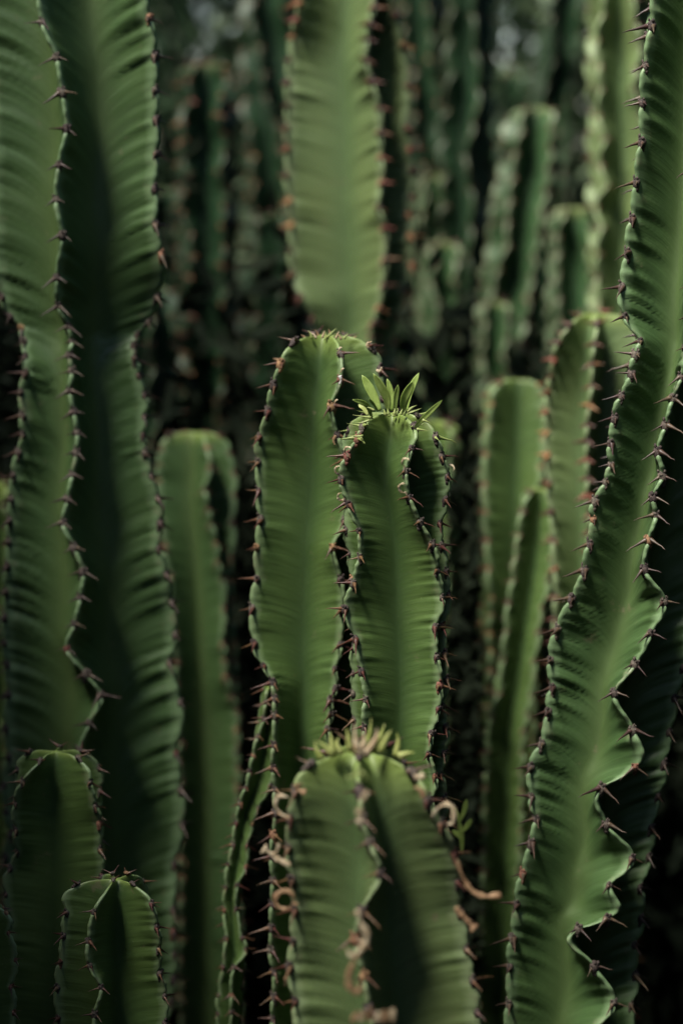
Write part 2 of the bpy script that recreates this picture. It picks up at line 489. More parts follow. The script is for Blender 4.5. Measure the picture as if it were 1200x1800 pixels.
            P1x, P1y = qx*0.70+nx*h0*1.5, qy*0.70+ny*h0*1.5
            tx, ty = -np.cos(am)*side, -np.sin(am)*side
            ln = np.hypot(cx_-Vx, cy_-Vy)*0.17
            P2x, P2y = Vx+tx*ln, Vy+ty*ln
            b0, b1, b2, b3 = (1-u)**3, 3*u*(1-u)**2, 3*u*u*(1-u), u**3
            X = b0*P0x+b1*P1x+b2*P2x+b3*Vx; Y_ = b0*P0y+b1*P1y+b2*P2y+b3*Vy
            w = 1.15*(u/fw)*math.exp(1-u/fw)*(1-u**3) if 0 < u < 1 else 0
            amp = 0.37*wob*RRz*(0.95+0.55*np.sin(idx*0.83+r.ph[5])*np.sin(idx*0.37+r.ph[3])+0.25*np.sin(idx*2.3+r.ph[1]))
            wb = wobble(r, idx, k)*amp*w*side
            sw = swell(r, idx, side)*amp*0.75*w
            X = X+nx*(wb+sw); Y_ = Y_+ny*(wb+sw)
            out.append((X, Y_, u, zf, k))
        return out
    for k in range(K):
        left = half(k, (k-1) % K, -1); right = half(k, (k+1) % K, 1)
        cx_, cy_, idx = crest(RB[k], zz)
        d = np.hypot(cx_, cy_)+1e-9
        node_ = 1+0.22*np.sin(idx*2*PI*2+RB[k].ph[7])*np.sin(idx*2*PI+1)
        tip = (cx_*(1+h0*0.75*node_/d), cy_*(1+h0*0.75*node_/d), 0.0, zz, k)
        for c in left[::-1][:-1] if k or True else left[::-1]: cols.append(c)   # valley ... just before the rim edge
        cols.append(left[0]); cols.append(tip); cols.append(right[0])
        for c in right[1:-1]: cols.append(c)
    Mc = len(cols)
    cx0 = cen(zz)
    V = np.zeros((N, Mc, 3)); U = np.zeros((N, Mc)); FO = np.zeros((N, Mc)); RI = np.zeros((N, Mc)); NE = np.zeros((N, Mc))
    newf = np.clip(1-(ztop-zz)/newlen, 0, 1)**1.3 if has_top else np.zeros(N)
    for j, (X, Y_, u, zf, k) in enumerate(cols):
        V[:, j, 0] = cx0+X*fz; V[:, j, 1] = Y+Y_*fz
        lift = 0.0
        V[:, j, 2] = zz
        U[:, j] = u; FO[:, j] = zf; RI[:, j] = k*3.7+(0.0)
        NE[:, j] = newf
    if has_top:   # apex slightly sunk between the rib shoulders
        q = np.clip((zz-(ztop-Hd))/Hd, 0, 1)
        V[:, :, 2] -= (np.maximum(q-0.93, 0)[:, None]/0.07)**1.5*Hd*0.06
    i = np.arange(N-1)[:, None]*Mc; j = np.arange(Mc)[None, :]; jn = (j+1) % Mc
    F = np.stack([i+j, i+jn, i+Mc+jn, i+Mc+j], -1).reshape(-1, 4)
    V = V.reshape(-1, 3)
    base = (float(cx0[0]), Y, bottom)
    ro = root(name, base, label, cat, group)
    V = V-np.array(base)
    F = F.tolist()
    F.append(list(range((N-1)*Mc, N*Mc)))
    me = bpy.data.meshes.new('stem_body')
    nq = (N-1)*Mc
    me.vertices.add(len(V)); me.vertices.foreach_set('co', V.astype(np.float32).ravel())
    flat = np.concatenate([np.array(F[:-1], np.int32).ravel(), np.array(F[-1], np.int32)])
    me.loops.add(len(flat)); me.loops.foreach_set('vertex_index', flat)
    me.polygons.add(nq+1)
    me.polygons.foreach_set('loop_start', np.concatenate([np.arange(nq)*4, [nq*4]]).astype(np.int32))
    me.polygons.foreach_set('loop_total', np.concatenate([np.full(nq, 4), [Mc]]).astype(np.int32))
    me.update(calc_edges=True)
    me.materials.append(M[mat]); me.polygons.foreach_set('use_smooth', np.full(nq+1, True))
    for nm, a in (('across', U), ('fold', FO), ('rib', RI), ('newness', NE)):
        at = me.attributes.new(nm, 'FLOAT', 'POINT'); at.data.foreach_set('value', a.astype(np.float32).ravel())
    body = link(bpy.data.objects.new('stem_body', me), ro)
    # --- areoles with their spines
    zmax = ztop-(Hd*0.015 if has_top else 0)
    zmin = float(W(0, low, Y)[2])-0.02
    for k, r in enumerate(RB):
        for q, z in enumerate(r.kz):
            if z > zmax or z < zmin: continue
            za = np.array([z-0.0006, z, z+0.0006])
            x, y, _ = crest(r, za, False)
            f = fdome(za); C = np.stack([cen(za)+x*f, Y+y*f, za], -1)
            T = Vector(C[2]-C[0]).normalized()
            d0 = Vector((x[1], y[1], 0)).normalized()
            if has_top and f[1] < 0.5: d0 = (d0+Vector((0, 0, 0.8))).normalized()
            out = (d0-T*d0.dot(T)).normalized()
            if out.length < 0.5: out = d0
            up = (Vector((0, 0, 1))-out*out.z)
            if up.length < 0.1: up = -d0
            up.normalize(); side = up.cross(out)
            roll = rg.uniform(-.22, .22)
            Mx = Matrix((out, side, up)).transposed() @ Matrix.Rotation(roll, 3, 'X') @ Matrix.Rotation(rg.uniform(-.18, .18), 3, 'Z')
            sc = rg.uniform(.85, 1.18)*(0.65+0.35*min(1, f[1]+.2))
            fm = float(np.clip(rad(np.array([z]))[0]/0.034, 0.72, 1.2))
            sc *= fm*1.12
            young = has_top and (ztop-z) < newlen*0.9
            loc = Vector(C[1]) + out*(h0.max()*0.55) - Vector(base)
            mat4 = Matrix.LocRotScale(loc, Mx.to_quaternion(), (sc, sc, sc))
            if not detail: mat4 = mat4 @ Matrix.Scale(1.45, 4)
            if detail:
                rust = rg.rand() < (0.10 if areole == 'areole' else 0.75)
                am = AR['areole_rust' if rust else 'areole'][rg.randint(5)]
                ob = link(bpy.data.objects.new('areole', am), body.parent)
                ob.matrix_local = mat4 @ Matrix.Scale(1.22, 4)
                for sd_ in (-1, 1):
                    cname = 'spine_green' if (young and spines == 'spine_young') else (spines if spines != 'spine_young' else 'spine')
                    so = link(bpy.data.objects.new('spine', SP[cname][sd_][rg.randint(6)]), ob)
                    if rg.rand() < 0.05: continue
                    e = rg.uniform(.60, 0.98)
                    so.scale = (e, e, e)
            else:
                ms = CL[clusters][rg.randint(len(CL[clusters]))]
                ob = link(bpy.data.objects.new('spine_cluster', ms), body.parent)
                ob.matrix_local = mat4
    return ro
def child_world(nm, V, F, mat, parent):
    b = parent.location
    return mesh_obj(nm, [(v[0]-b[0], v[1]-b[1], v[2]-b[2]) for v in V], F, mat, parent)
def P3(px, py, Y): 
    x, y, z = W(px, py, Y); return np.array([float(x), float(y), float(z)])

def leaf_blade(pts, Y, wpx, mat, parent, nm='leaf', bend=0.0, facing=0.0, yt=None, fold=0.25, prof=None):
    """strap leaf with a keel, thick enough to have an edge; pts base -> tip in photo pixels"""
    yt = Y if yt is None else yt
    n = 14
    base = [P3(p[0], p[1], Y+(yt-Y)*i/(len(pts)-1)) for i, p in enumerate(pts)]
    C = spline(base, n); s = S(Y)
    V, F = [], []
    for i, c in enumerate(C):
        t = i/(n-1)
        tg = C[min(i+1, n-1)]-C[max(i-1, 0)]; tg /= np.linalg.norm(tg)
        view = np.array([math.sin(facing), -math.cos(facing), 0.15]); sd_ = np.cross(tg, view); sd_ /= np.linalg.norm(sd_)
        nn = np.cross(sd_, tg)
        w = wpx*s*0.5*((0.36+0.64*math.sin(min(t/.62, 1)*PI/2)) if t < .62 else (max(0, 1-((t-.62)/.38)**2.2))**0.8*0.96+0.04)
        th = 0.55*s*1.6*(1-0.6*t)
        for a, (q, k) in enumerate(((-1, fold*.9), (-.55, fold*.25), (0, -fold*.2), (.55, fold*.25), (1, fold*.9))):
            V.append(c+sd_*(w*q)+nn*(w*k)+nn*th*(1-abs(q)*.6))
        for a, (q, k) in enumerate(((1, fold*.9), (.55, fold*.25), (0, -fold*.2), (-.55, fold*.25), (-1, fold*.9))):
            V.append(c+sd_*(w*q)+nn*(w*k)-nn*th*(1-abs(q)*.6))
    for i in range(n-1):
        for j in range(10):
            F.append((i*10+j, i*10+(j+1) % 10, (i+1)*10+(j+1) % 10, (i+1)*10+j))
    F.append(tuple(range(10))[::-1]); F.append(tuple(range((n-1)*10, n*10)))
    return child_world(nm, V, F, mat, parent)
def strand(pts, Y, w, mat, parent, nm='dry_tendril', flat=0.24, n=26, yt=None, knob=None):
    yt = Y if yt is None else yt
    base = [P3(p[0], p[1], Y+(yt-Y)*i/(len(pts)-1)) for i, p in enumerate(pts)]
    C = spline(base, n); s = S(Y)
    R = []
    for i in range(n):
        t = i/(n-1)
        r = w*s*0.36*(0.78+0.25*math.sin(t*7+w)+0.22*math.sin(t*23+w*3)+0.12*math.sin(t*41+w))*(1.25 if flat < .4 else 1)
        if knob and t > 0.8: r *= 1+(knob-1)*math.sin((t-0.8)/0.2*PI*0.75)
        if not knob and t > .85: r *= 1-(t-.85)/.15*.7
        R.append(r)
    V, F = tube_geo(C, R, 8, flat)
    return child_world(nm, V, F, mat, parent)
def curl(cx, cy, r, a0, a1, Y, w, mat, parent, grow=0.0, stalk=None, nm='dry_tendril'):
    pts = [] if stalk is None else [stalk]
    for k in range(12):
        a = math.radians(a0+(a1-a0)*k/11); rr = r*(1-grow*k/11)
        pts.append((cx+rr*math.cos(a), cy-rr*math.sin(a)))
    return strand(pts, Y, w, mat, parent, nm, n=36, yt=Y-0.004)

# ================================================================== the setting
g = 60.0
n = 40
V = []; F = []
for a in range(n+1):
    for b in range(n+1):
        x = -g+2*g*a/n; y = -g+2*g*b/n
        V.append((x, y, 0.0))
for a in range(n):
    for b in range(n): F.append((a*(n+1)+b, (a+1)*(n+1)+b, (a+1)*(n+1)+b+1, a*(n+1)+b+1))
go = mesh_obj('ground', V, F, M['soil'])
go['kind'] = 'structure'

# ================================================================== the stems in front
# big left stem
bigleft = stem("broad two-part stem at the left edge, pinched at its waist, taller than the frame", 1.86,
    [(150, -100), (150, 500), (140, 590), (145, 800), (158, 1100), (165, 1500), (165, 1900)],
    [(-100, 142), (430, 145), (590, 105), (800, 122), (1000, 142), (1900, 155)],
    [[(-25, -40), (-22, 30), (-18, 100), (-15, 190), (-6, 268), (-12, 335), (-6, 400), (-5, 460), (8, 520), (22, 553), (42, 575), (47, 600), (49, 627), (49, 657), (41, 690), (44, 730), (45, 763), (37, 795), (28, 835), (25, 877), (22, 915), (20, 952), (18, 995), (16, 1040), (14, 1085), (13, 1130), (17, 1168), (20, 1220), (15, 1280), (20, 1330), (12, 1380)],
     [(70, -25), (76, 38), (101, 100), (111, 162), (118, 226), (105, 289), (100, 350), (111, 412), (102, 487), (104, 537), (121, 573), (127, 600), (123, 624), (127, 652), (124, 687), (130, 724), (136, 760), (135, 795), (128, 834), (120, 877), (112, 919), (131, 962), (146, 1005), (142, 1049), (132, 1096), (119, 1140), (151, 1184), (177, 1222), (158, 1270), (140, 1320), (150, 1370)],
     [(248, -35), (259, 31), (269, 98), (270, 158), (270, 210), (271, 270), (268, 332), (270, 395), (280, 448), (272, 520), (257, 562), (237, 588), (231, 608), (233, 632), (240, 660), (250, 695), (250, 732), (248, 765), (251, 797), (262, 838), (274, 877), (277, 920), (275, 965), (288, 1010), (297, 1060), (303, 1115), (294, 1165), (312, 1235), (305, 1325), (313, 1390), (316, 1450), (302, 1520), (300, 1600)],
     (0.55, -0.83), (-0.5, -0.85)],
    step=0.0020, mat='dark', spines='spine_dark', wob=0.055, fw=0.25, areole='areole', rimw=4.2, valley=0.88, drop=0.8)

# slender tall centre stem, behind the leafy one
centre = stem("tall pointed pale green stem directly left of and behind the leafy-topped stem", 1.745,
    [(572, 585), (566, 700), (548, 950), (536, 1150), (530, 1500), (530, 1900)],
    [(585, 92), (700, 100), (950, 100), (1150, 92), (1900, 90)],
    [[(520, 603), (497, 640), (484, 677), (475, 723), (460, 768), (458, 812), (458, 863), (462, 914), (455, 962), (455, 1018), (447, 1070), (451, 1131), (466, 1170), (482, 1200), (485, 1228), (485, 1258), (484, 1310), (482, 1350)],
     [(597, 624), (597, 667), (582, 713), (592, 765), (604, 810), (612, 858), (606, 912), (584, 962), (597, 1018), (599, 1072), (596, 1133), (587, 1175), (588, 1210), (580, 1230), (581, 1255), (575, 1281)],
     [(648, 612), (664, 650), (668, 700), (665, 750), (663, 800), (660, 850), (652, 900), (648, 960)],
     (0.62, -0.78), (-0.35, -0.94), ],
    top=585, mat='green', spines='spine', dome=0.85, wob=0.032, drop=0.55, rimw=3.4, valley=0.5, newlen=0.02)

# the leafy-topped stem in focus
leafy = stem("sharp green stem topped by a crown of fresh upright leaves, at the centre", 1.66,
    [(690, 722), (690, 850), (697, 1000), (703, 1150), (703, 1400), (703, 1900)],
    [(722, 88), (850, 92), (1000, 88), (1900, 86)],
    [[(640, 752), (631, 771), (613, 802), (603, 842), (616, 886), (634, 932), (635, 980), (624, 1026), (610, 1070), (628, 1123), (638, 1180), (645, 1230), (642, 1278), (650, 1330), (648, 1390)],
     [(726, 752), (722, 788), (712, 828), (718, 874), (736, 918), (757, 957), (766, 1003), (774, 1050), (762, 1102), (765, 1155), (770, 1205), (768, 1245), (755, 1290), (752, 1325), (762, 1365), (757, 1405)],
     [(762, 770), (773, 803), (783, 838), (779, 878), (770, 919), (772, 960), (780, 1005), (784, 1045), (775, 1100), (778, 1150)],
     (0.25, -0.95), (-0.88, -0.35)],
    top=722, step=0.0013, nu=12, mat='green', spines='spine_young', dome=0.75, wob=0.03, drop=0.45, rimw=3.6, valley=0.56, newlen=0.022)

# foreground stem, out of focus
front = stem("large blurred foreground stem with curled dry tendrils, at the bottom centre", 1.46,
    [(640, 1318), (655, 1500), (668, 1700), (672, 1900)],
    [(1318, 130), (1450, 148), (1800, 160)],
    [[(547, 1350), (524, 1392), (514, 1440), (512, 1490), (518, 1545), (523, 1600), (520, 1655), (514, 1700), (524, 1760), (528, 1820)],
     [(627, 1350), (633, 1395), (637, 1440), (650, 1480), (668, 1535), (636, 1602), (626, 1650), (640, 1715), (650, 1775), (660, 1840)],
     [(722, 1365), (748, 1408), (772, 1450), (794, 1502), (800, 1550), (803, 1605), (815, 1670), (826, 1725), (833, 1780), (836, 1840)],
     (0.5, -0.85), (-0.5, -0.85)],
    top=1318, mat='light', spines='spine', dome=0.62, wob=0.035, gap=52, drop=0.5, rimw=4.5, valley=0.58, newlen=0.030, clusters='rust')

# right stem
right = stem("big twisting stem at the right edge with a zigzag front rib", 1.70,
    [(1232, -100), (1218, 300), (1200, 600), (1168, 800), (1122, 1000), (1080, 1200), (1040, 1400), (1010, 1600), (990, 1900)],
    [(-100, 110), (600, 108), (1000, 112), (1900, 118)],
    [[(1152, -30), (1149, 45), (1137, 115), (1132, 180), (1132, 250), (1122, 320), (1115, 385), (1107, 445), (1097, 505), (1102, 555), (1128, 600), (1120, 624), (1113, 657), (1095, 697), (1084, 735), (1077, 780), (1077, 817), (1068, 848), (1049, 882), (1046, 912), (1040, 957), (1031, 1003), (1009, 1053), (984, 1108), (972, 1160), (975, 1210), (968, 1252), (955, 1310), (937, 1350), (938, 1400), (946, 1440), (937, 1483), (922, 1537), (912, 1590), (905, 1650), (900, 1700), (898, 1765), (896, 1820)],
     [(1244, -60), (1244, 10), (1240, 80), (1236, 150), (1232, 220), (1228, 290), (1226, 360), (1222, 430), (1216, 498), (1212, 555), (1206, 610), (1197, 662), (1182, 700), (1170, 747), (1157, 793), (1164, 837), (1148, 873), (1152, 905), (1140, 948), (1132, 1000), (1165, 1057), (1142, 1112), (1115, 1167), (1080, 1217), (1110, 1283), (1114, 1348), (1056, 1385), (1064, 1448), (1108, 1509), (1070, 1555), (1066, 1613), (1016, 1632), (1042, 1698), (1076, 1763), (1030, 1820)],
     (0.93, 0.25), (0.35, -0.92), (-0.62, -0.75)],
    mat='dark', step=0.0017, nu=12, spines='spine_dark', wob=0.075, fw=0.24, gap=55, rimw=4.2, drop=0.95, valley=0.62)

# two short stems bottom left
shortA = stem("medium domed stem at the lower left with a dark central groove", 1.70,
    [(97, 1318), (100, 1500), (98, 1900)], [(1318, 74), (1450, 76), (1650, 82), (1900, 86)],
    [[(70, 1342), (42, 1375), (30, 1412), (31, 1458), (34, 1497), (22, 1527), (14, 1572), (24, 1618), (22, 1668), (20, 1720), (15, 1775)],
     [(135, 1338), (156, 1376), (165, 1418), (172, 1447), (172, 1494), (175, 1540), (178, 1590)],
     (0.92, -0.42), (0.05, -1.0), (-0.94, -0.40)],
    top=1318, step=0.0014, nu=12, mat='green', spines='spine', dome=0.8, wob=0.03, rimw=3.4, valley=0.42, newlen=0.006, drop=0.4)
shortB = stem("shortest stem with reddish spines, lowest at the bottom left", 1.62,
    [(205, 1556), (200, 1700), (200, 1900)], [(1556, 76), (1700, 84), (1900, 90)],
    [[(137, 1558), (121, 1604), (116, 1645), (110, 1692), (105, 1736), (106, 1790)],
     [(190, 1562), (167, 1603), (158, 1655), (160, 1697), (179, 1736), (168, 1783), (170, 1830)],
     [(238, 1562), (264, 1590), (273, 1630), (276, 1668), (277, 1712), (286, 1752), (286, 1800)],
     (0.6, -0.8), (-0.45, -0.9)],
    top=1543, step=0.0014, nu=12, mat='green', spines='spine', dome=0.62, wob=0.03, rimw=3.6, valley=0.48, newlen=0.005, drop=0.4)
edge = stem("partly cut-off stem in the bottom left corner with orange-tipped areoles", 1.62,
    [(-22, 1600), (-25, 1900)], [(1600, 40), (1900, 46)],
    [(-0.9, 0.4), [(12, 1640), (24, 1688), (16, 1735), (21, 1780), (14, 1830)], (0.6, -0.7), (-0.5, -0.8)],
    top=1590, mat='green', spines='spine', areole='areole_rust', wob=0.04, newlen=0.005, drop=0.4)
# crooked thin stem below the centre one
thin = stem("thin crooked stem leaning left out of the shade under the tall pointed stem", 1.74,
    [(475, 1215), (468, 1290), (456, 1370), (432, 1430), (420, 1500), (408, 1580), (412, 1680), (405, 1900)],
    [(1215, 15), (1300, 24), (1380, 24), (1450, 15), (1600, 13), (1680, 20), (1900, 20)],
    [[(465, 1262), (455, 1295), (447, 1328), (441, 1355), (434, 1385), (425, 1413), (418, 1447), (412, 1485), (404, 1520), (400, 1560), (398, 1600), (400, 1650), (395, 1700), (388, 1750)],
     [(482, 1250), (483, 1282), (481, 1312), (479, 1342), (473, 1380), (452, 1418), (441, 1448), (432, 1486), (430, 1523), (416, 1555), (414, 1597), (424, 1650), (430, 1668), (412, 1700), (407, 1750)],
     (0.5, -0.8), (-0.6, -0.8)],
    top=1205, mat='green', spines='spine', wob=0.05, gap=34, rimw=3.2, newlen=0.004)
# stems of the middle row
leftmid = stem("domed stem just right of the broad left stem, its lower half in deep shade", 2.13,
    [(345, 756), (345, 900), (350, 1100), (358, 1400), (358, 1900)], [(756, 60), (900, 64), (1900, 66)],
    [[(298, 768), (288, 792), (285, 817), (284, 847), (281, 878), (287, 915), (293, 960), (301, 1010), (304, 1060), (309, 1110), (313, 1165)],
     [(362, 789), (368, 822), (359, 862), (365, 895), (370, 922), (378, 955), (381, 988), (388, 1018), (392, 1068), (389, 1133), (393, 1160), (394, 1190), (405, 1225), (414, 1250)],
     [(386, 768), (399, 797), (407, 832), (407, 870), (405, 920), (402, 980)],
     (0.4, -0.9), (-0.6, -0.75)],
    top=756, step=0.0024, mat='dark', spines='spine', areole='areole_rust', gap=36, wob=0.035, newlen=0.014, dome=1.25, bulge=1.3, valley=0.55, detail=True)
backtop = stem("pale green stem at the top centre, sunlit, tapering to a waist", 2.20,
    [(622, -100), (622, 1200), (622, 1900)], [(-100, 104), (420, 104), (520, 92), (600, 66), (700, 75), (1900, 80)],
    [[(532, -30), (530, 5), (525, 35), (519, 65), (513, 105), (511, 145), (510, 185), (509, 225), (510, 262), (508, 308), (514, 352), (517, 395), (516, 440), (519, 482), (531, 520), (552, 556), (560, 585), (562, 620)],
     [(658, -20), (655, 13), (650, 42), (645, 68), (642, 105), (652, 143), (665, 190), (667, 233), (668, 277), (670, 320), (663, 365), (675, 400), (675, 455), (672, 500), (664, 540), (656, 565), (651, 590), (650, 620)],
     [(682, -20), (692, 25), (705, 80), (714, 150), (711, 225), (716, 262), (720, 300), (719, 345), (713, 377), (717, 415), (720, 465), (706, 507), (692, 555), (685, 600)],
     (0.5, -0.85), (-0.5, -0.85)],
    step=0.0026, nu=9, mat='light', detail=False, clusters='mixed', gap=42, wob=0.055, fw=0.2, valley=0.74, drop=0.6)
rightmid = stem("slim round-topped stem with orange areoles on its crown, right of centre", 2.15,
    [(907, 664), (905, 900), (900, 1200), (900, 1900)], [(664, 48), (900, 52), (1900, 52)],
    [[(880, 676), (868, 710), (863, 750), (859, 800), (856, 850), (858, 900), (860, 950), (862, 1000), (866, 1050)],
     [(944, 680), (951, 720), (951, 770), (946, 820), (942, 860), (940, 920)], (0.95, -0.4), (0.0, -1.0), (-0.95, -0.4)],
    top=664, step=0.0028, nu=9, mat='green', detail=False, clusters='rust', gap=34, wob=0.07, newlen=0.004, bulge=1.5, dome=1.1, valley=0.62)
leaning = stem("narrow stem leaning over between two right-hand stems", 2.05,
    [(952, 856), (945, 930), (930, 1050), (910, 1180), (890, 1300), (870, 1900)], [(856, 33), (1000, 38), (1900, 36)],
    [[(935, 868), (922, 900), (915, 940), (910, 980), (905, 1020), (898, 1060), (893, 1110), (888, 1160), (880, 1220), (868, 1262), (860, 1320)],
     [(968, 880), (969, 912), (966, 945), (965, 980), (960, 1020), (950, 1065), (943, 1110), (936, 1160), (930, 1220)], (0.8, -0.5), (-0.7, -0.6)],
    top=856, step=0.0026, nu=9, mat='green', detail=False, clusters='brown', gap=36, wob=0.07, newlen=0.006, bulge=1.5, dome=1.2)
rightback = stem("bright stem with a yellowish crown touching the big right stem", 2.02,
    [(1050, 548), (1040, 800), (1035, 1100), (1035, 1900)], [(548, 74), (800, 76), (1900, 70)],
    [[(1003, 574), (985, 602), (977, 632), (973, 663), (967, 690), (965, 725), (965, 760), (966, 800), (969, 850), (972, 900), (976, 950), (979, 1000), (980, 1050)],
     [(1049, 572), (1044, 605), (1041, 640), (1040, 678), (1036, 713), (1032, 747), (1032, 775), (1031, 808), (1033, 842), (1031, 872), (1037, 905), (1035, 935), (1033, 970), (1032, 1010)],
     [(1097, 558), (1113, 585), (1117, 630), (1116, 680), (1112, 730)], (0.5, -0.85), (-0.6, -0.75)],
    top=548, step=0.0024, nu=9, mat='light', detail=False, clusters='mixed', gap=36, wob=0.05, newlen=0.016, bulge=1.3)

# ------------------------------------------------------------------ blurred stems further back
def back(label, Y, centre, R, top=None, mat='grey', K=5, rot=0.0, clusters='brown', gap=40, tw=0.0, group=None, step=0.0045, wob=0.12, newlen=0.01, zig=0.22, low=1900, valley=0.52):
    rb = []
    for k in range(K):
        a = rot+2*PI*k/K
        rb.append((math.sin(a), math.cos(a), tw))
    return stem(label, Y, centre, R, rb, top=top, step=step, nu=6, mat=mat, detail=False, clusters=clusters, gap=gap, wob=wob,
                group=group, newlen=newlen, zig=zig, low=low, valley=valley, rimw=3.0, bulge=1.6)
back("dim yellow-crowned stem peeking behind the leafy stem's right shoulder", 2.15, [(765, 738), (762, 1900)], 33, 738, 'green', rot=0.5, gap=34, newlen=0.02)
back("short stem at the left frame edge with a yellow-green tip", 2.05, [(2, 845), (0, 1900)], 28, 845, 'green', rot=0.4, gap=36, newlen=0.03)
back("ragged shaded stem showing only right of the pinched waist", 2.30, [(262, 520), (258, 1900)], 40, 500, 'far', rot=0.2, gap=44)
back("slanting grey-green stem with a rounded tip, upper right", 2.55, [(942, 188), (930, 300), (905, 450), (880, 600), (870, 1900)], 44, 186, 'grey', rot=0.65, gap=38)
back("small rounded stem below and right of the slanting grey one", 2.45, [(1008, 362), (1008, 1900)], 37, 362, 'grey', rot=0.6, gap=38, newlen=0.016)
back("tall hazy green stem behind the big right stem", 2.35, [(1092, -100), (1092, 1900)], 52, None, 'light', rot=0.45, gap=40, clusters='brown')
back("stubby pale stem, upper of the two right of the sunlit centre stem", 2.70, [(768, 306), (766, 1900)], 31, 306, 'grey', rot=0.55, gap=34)
back("stubby pale stem, lower of the two right of the sunlit centre stem", 2.55, [(779, 424), (779, 1900)], 29, 424, 'grey', rot=0.7, gap=34)
back("small pale stem tip low under the slanting grey one", 2.50, [(870, 528), (868, 1900)], 25, 528, 'grey', rot=0.55, gap=34)
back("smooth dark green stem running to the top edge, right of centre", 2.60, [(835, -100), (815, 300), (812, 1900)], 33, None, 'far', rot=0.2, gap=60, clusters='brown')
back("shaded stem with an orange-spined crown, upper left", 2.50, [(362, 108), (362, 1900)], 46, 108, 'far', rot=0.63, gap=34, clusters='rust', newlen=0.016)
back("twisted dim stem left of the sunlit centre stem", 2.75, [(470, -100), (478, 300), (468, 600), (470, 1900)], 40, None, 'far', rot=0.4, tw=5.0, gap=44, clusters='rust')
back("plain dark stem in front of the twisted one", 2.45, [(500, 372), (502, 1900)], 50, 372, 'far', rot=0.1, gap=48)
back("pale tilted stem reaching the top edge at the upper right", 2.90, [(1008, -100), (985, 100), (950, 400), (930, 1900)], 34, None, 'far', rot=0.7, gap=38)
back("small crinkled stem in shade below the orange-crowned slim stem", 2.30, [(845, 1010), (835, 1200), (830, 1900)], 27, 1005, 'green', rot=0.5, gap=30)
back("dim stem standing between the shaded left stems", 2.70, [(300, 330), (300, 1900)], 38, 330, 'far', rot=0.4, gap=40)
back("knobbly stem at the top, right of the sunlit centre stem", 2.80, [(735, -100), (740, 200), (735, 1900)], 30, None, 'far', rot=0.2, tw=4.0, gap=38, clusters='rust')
fr = np.random.RandomState(5)
for k in range(18):
    px = 20+k*68+fr.uniform(-22, 22); Yk = fr.uniform(3.0, 3.9)
    tp = fr.uniform(-60, 480)
    c = [(px+fr.uniform(-25, 25), -150), (px, 400), (px+fr.uniform(-20, 20), 1900)]
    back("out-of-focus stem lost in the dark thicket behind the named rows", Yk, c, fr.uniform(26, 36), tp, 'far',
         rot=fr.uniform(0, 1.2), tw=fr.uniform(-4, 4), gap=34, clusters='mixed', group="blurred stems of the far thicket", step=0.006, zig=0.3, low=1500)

# ------------------------------------------------------------------ leafy shrubs far behind, and foliage added for shade
def foliage(name, label, x0, x1, y0, y1, z0, z1, count, size, seed, top=None, mat='shrub'):
    r = np.random.RandomState(seed)
    c = np.stack([r.uniform(x0, x1, count), r.uniform(y0, y1, count), z0+(z1-z0)*r.rand(count)**0.9], -1)
    # clumps
    ncl = 45 if count < 20000 else 12
    cl = np.stack([r.uniform(x0, x1, count//45+1), r.uniform(y0, y1, count//45+1), r.uniform(z0, z1, count//45+1)], -1)
    pick = r.randint(len(cl), size=count)
    c = np.where(r.rand(count)[:, None] < 0.8, cl[pick]+r.normal(0, 1, (count, 3))*np.array([0.07, 0.06, 0.09]), c)
    c[:, 0] = np.clip(c[:, 0], x0+.01, x1-.01); c[:, 1] = np.clip(c[:, 1], y0+.01, y1-.01)
    c[:, 2] = np.clip(c[:, 2], 0.02, z1+.1)
    if top is not None:
        hh = top(c[:, 0], c[:, 1]) + 0.06*np.sin(c[:, 0]*9+1)*np.sin(c[:, 1]*7) + 0.05*np.sin(c[:, 0]*23+c[:, 1]*17)
        c[:, 2] = c[:, 2]/z1*hh
    d = r.normal(0, 1, (count, 3)); d /= np.linalg.norm(d, axis=1)[:, None]
    e = r.normal(0, 1, (count, 3)); e = np.cross(d, e); e /= np.linalg.norm(e, axis=1)[:, None]
    nrm = np.cross(d, e)
    L = size*r.uniform(.6, 1.3, count)[:, None]; w = L*0.32
    P = [c-d*L*.5, c-d*L*.1+e*w*.5+nrm*L*.05, c+d*L*.5, c-d*L*.1-e*w*.5+nrm*L*.05]
    V = np.stack(P, 1).reshape(-1, 3)
    F = np.arange(count*4).reshape(-1, 4)
    o = mesh_obj(name, V, F, M[mat], smooth=False)
    o['kind'] = 'stuff'; o['label'] = label; o['category'] = 'foliage'
    return o
foliage('undergrowth_and_shade_foliage', "dark tangled leaves filling the gaps behind the cactus stems", -1.1, 1.1, 2.95, 3.9, 0.0, 1.75, 14000, 0.045, 3)
foliage('undergrowth_and_shade_foliage', "near-black leaves added as shade in the gaps at the foot of the rear stems", -0.7, 0.7, 2.20, 2.9, 0.0, 0.8, 34000, 0.045, 31, top=lambda x, y: np.where(x < 0.12, 0.98, 0.84), mat='gloom')  # filler whose dark colour stands in for shade between the stems
foliage('gap_shade_foliage', "dark leaves added as shade between the leafy stem and the slim round-topped stem", 0.03, 0.122, 2.0, 2.4, 0.0, 0.80, 5000, 0.03, 41, mat='gloom')  # added to shade the slim stem's lower part from the left
foliage('gap_shade_foliage', "dark leaves added for shade behind the broad left stem", -0.34, -0.185, 2.06, 2.5, 0.0, 0.76, 6000, 0.035, 42, mat='gloom')  # added, mostly hidden; shades the lower part of the domed stem
foliage('bright_foliage', "pale out-of-focus leaves catching light between the far stems", -0.15, 0.42, 2.75, 3.05, 0.95, 1.65, 420, 0.06, 21, mat='shrub_light')
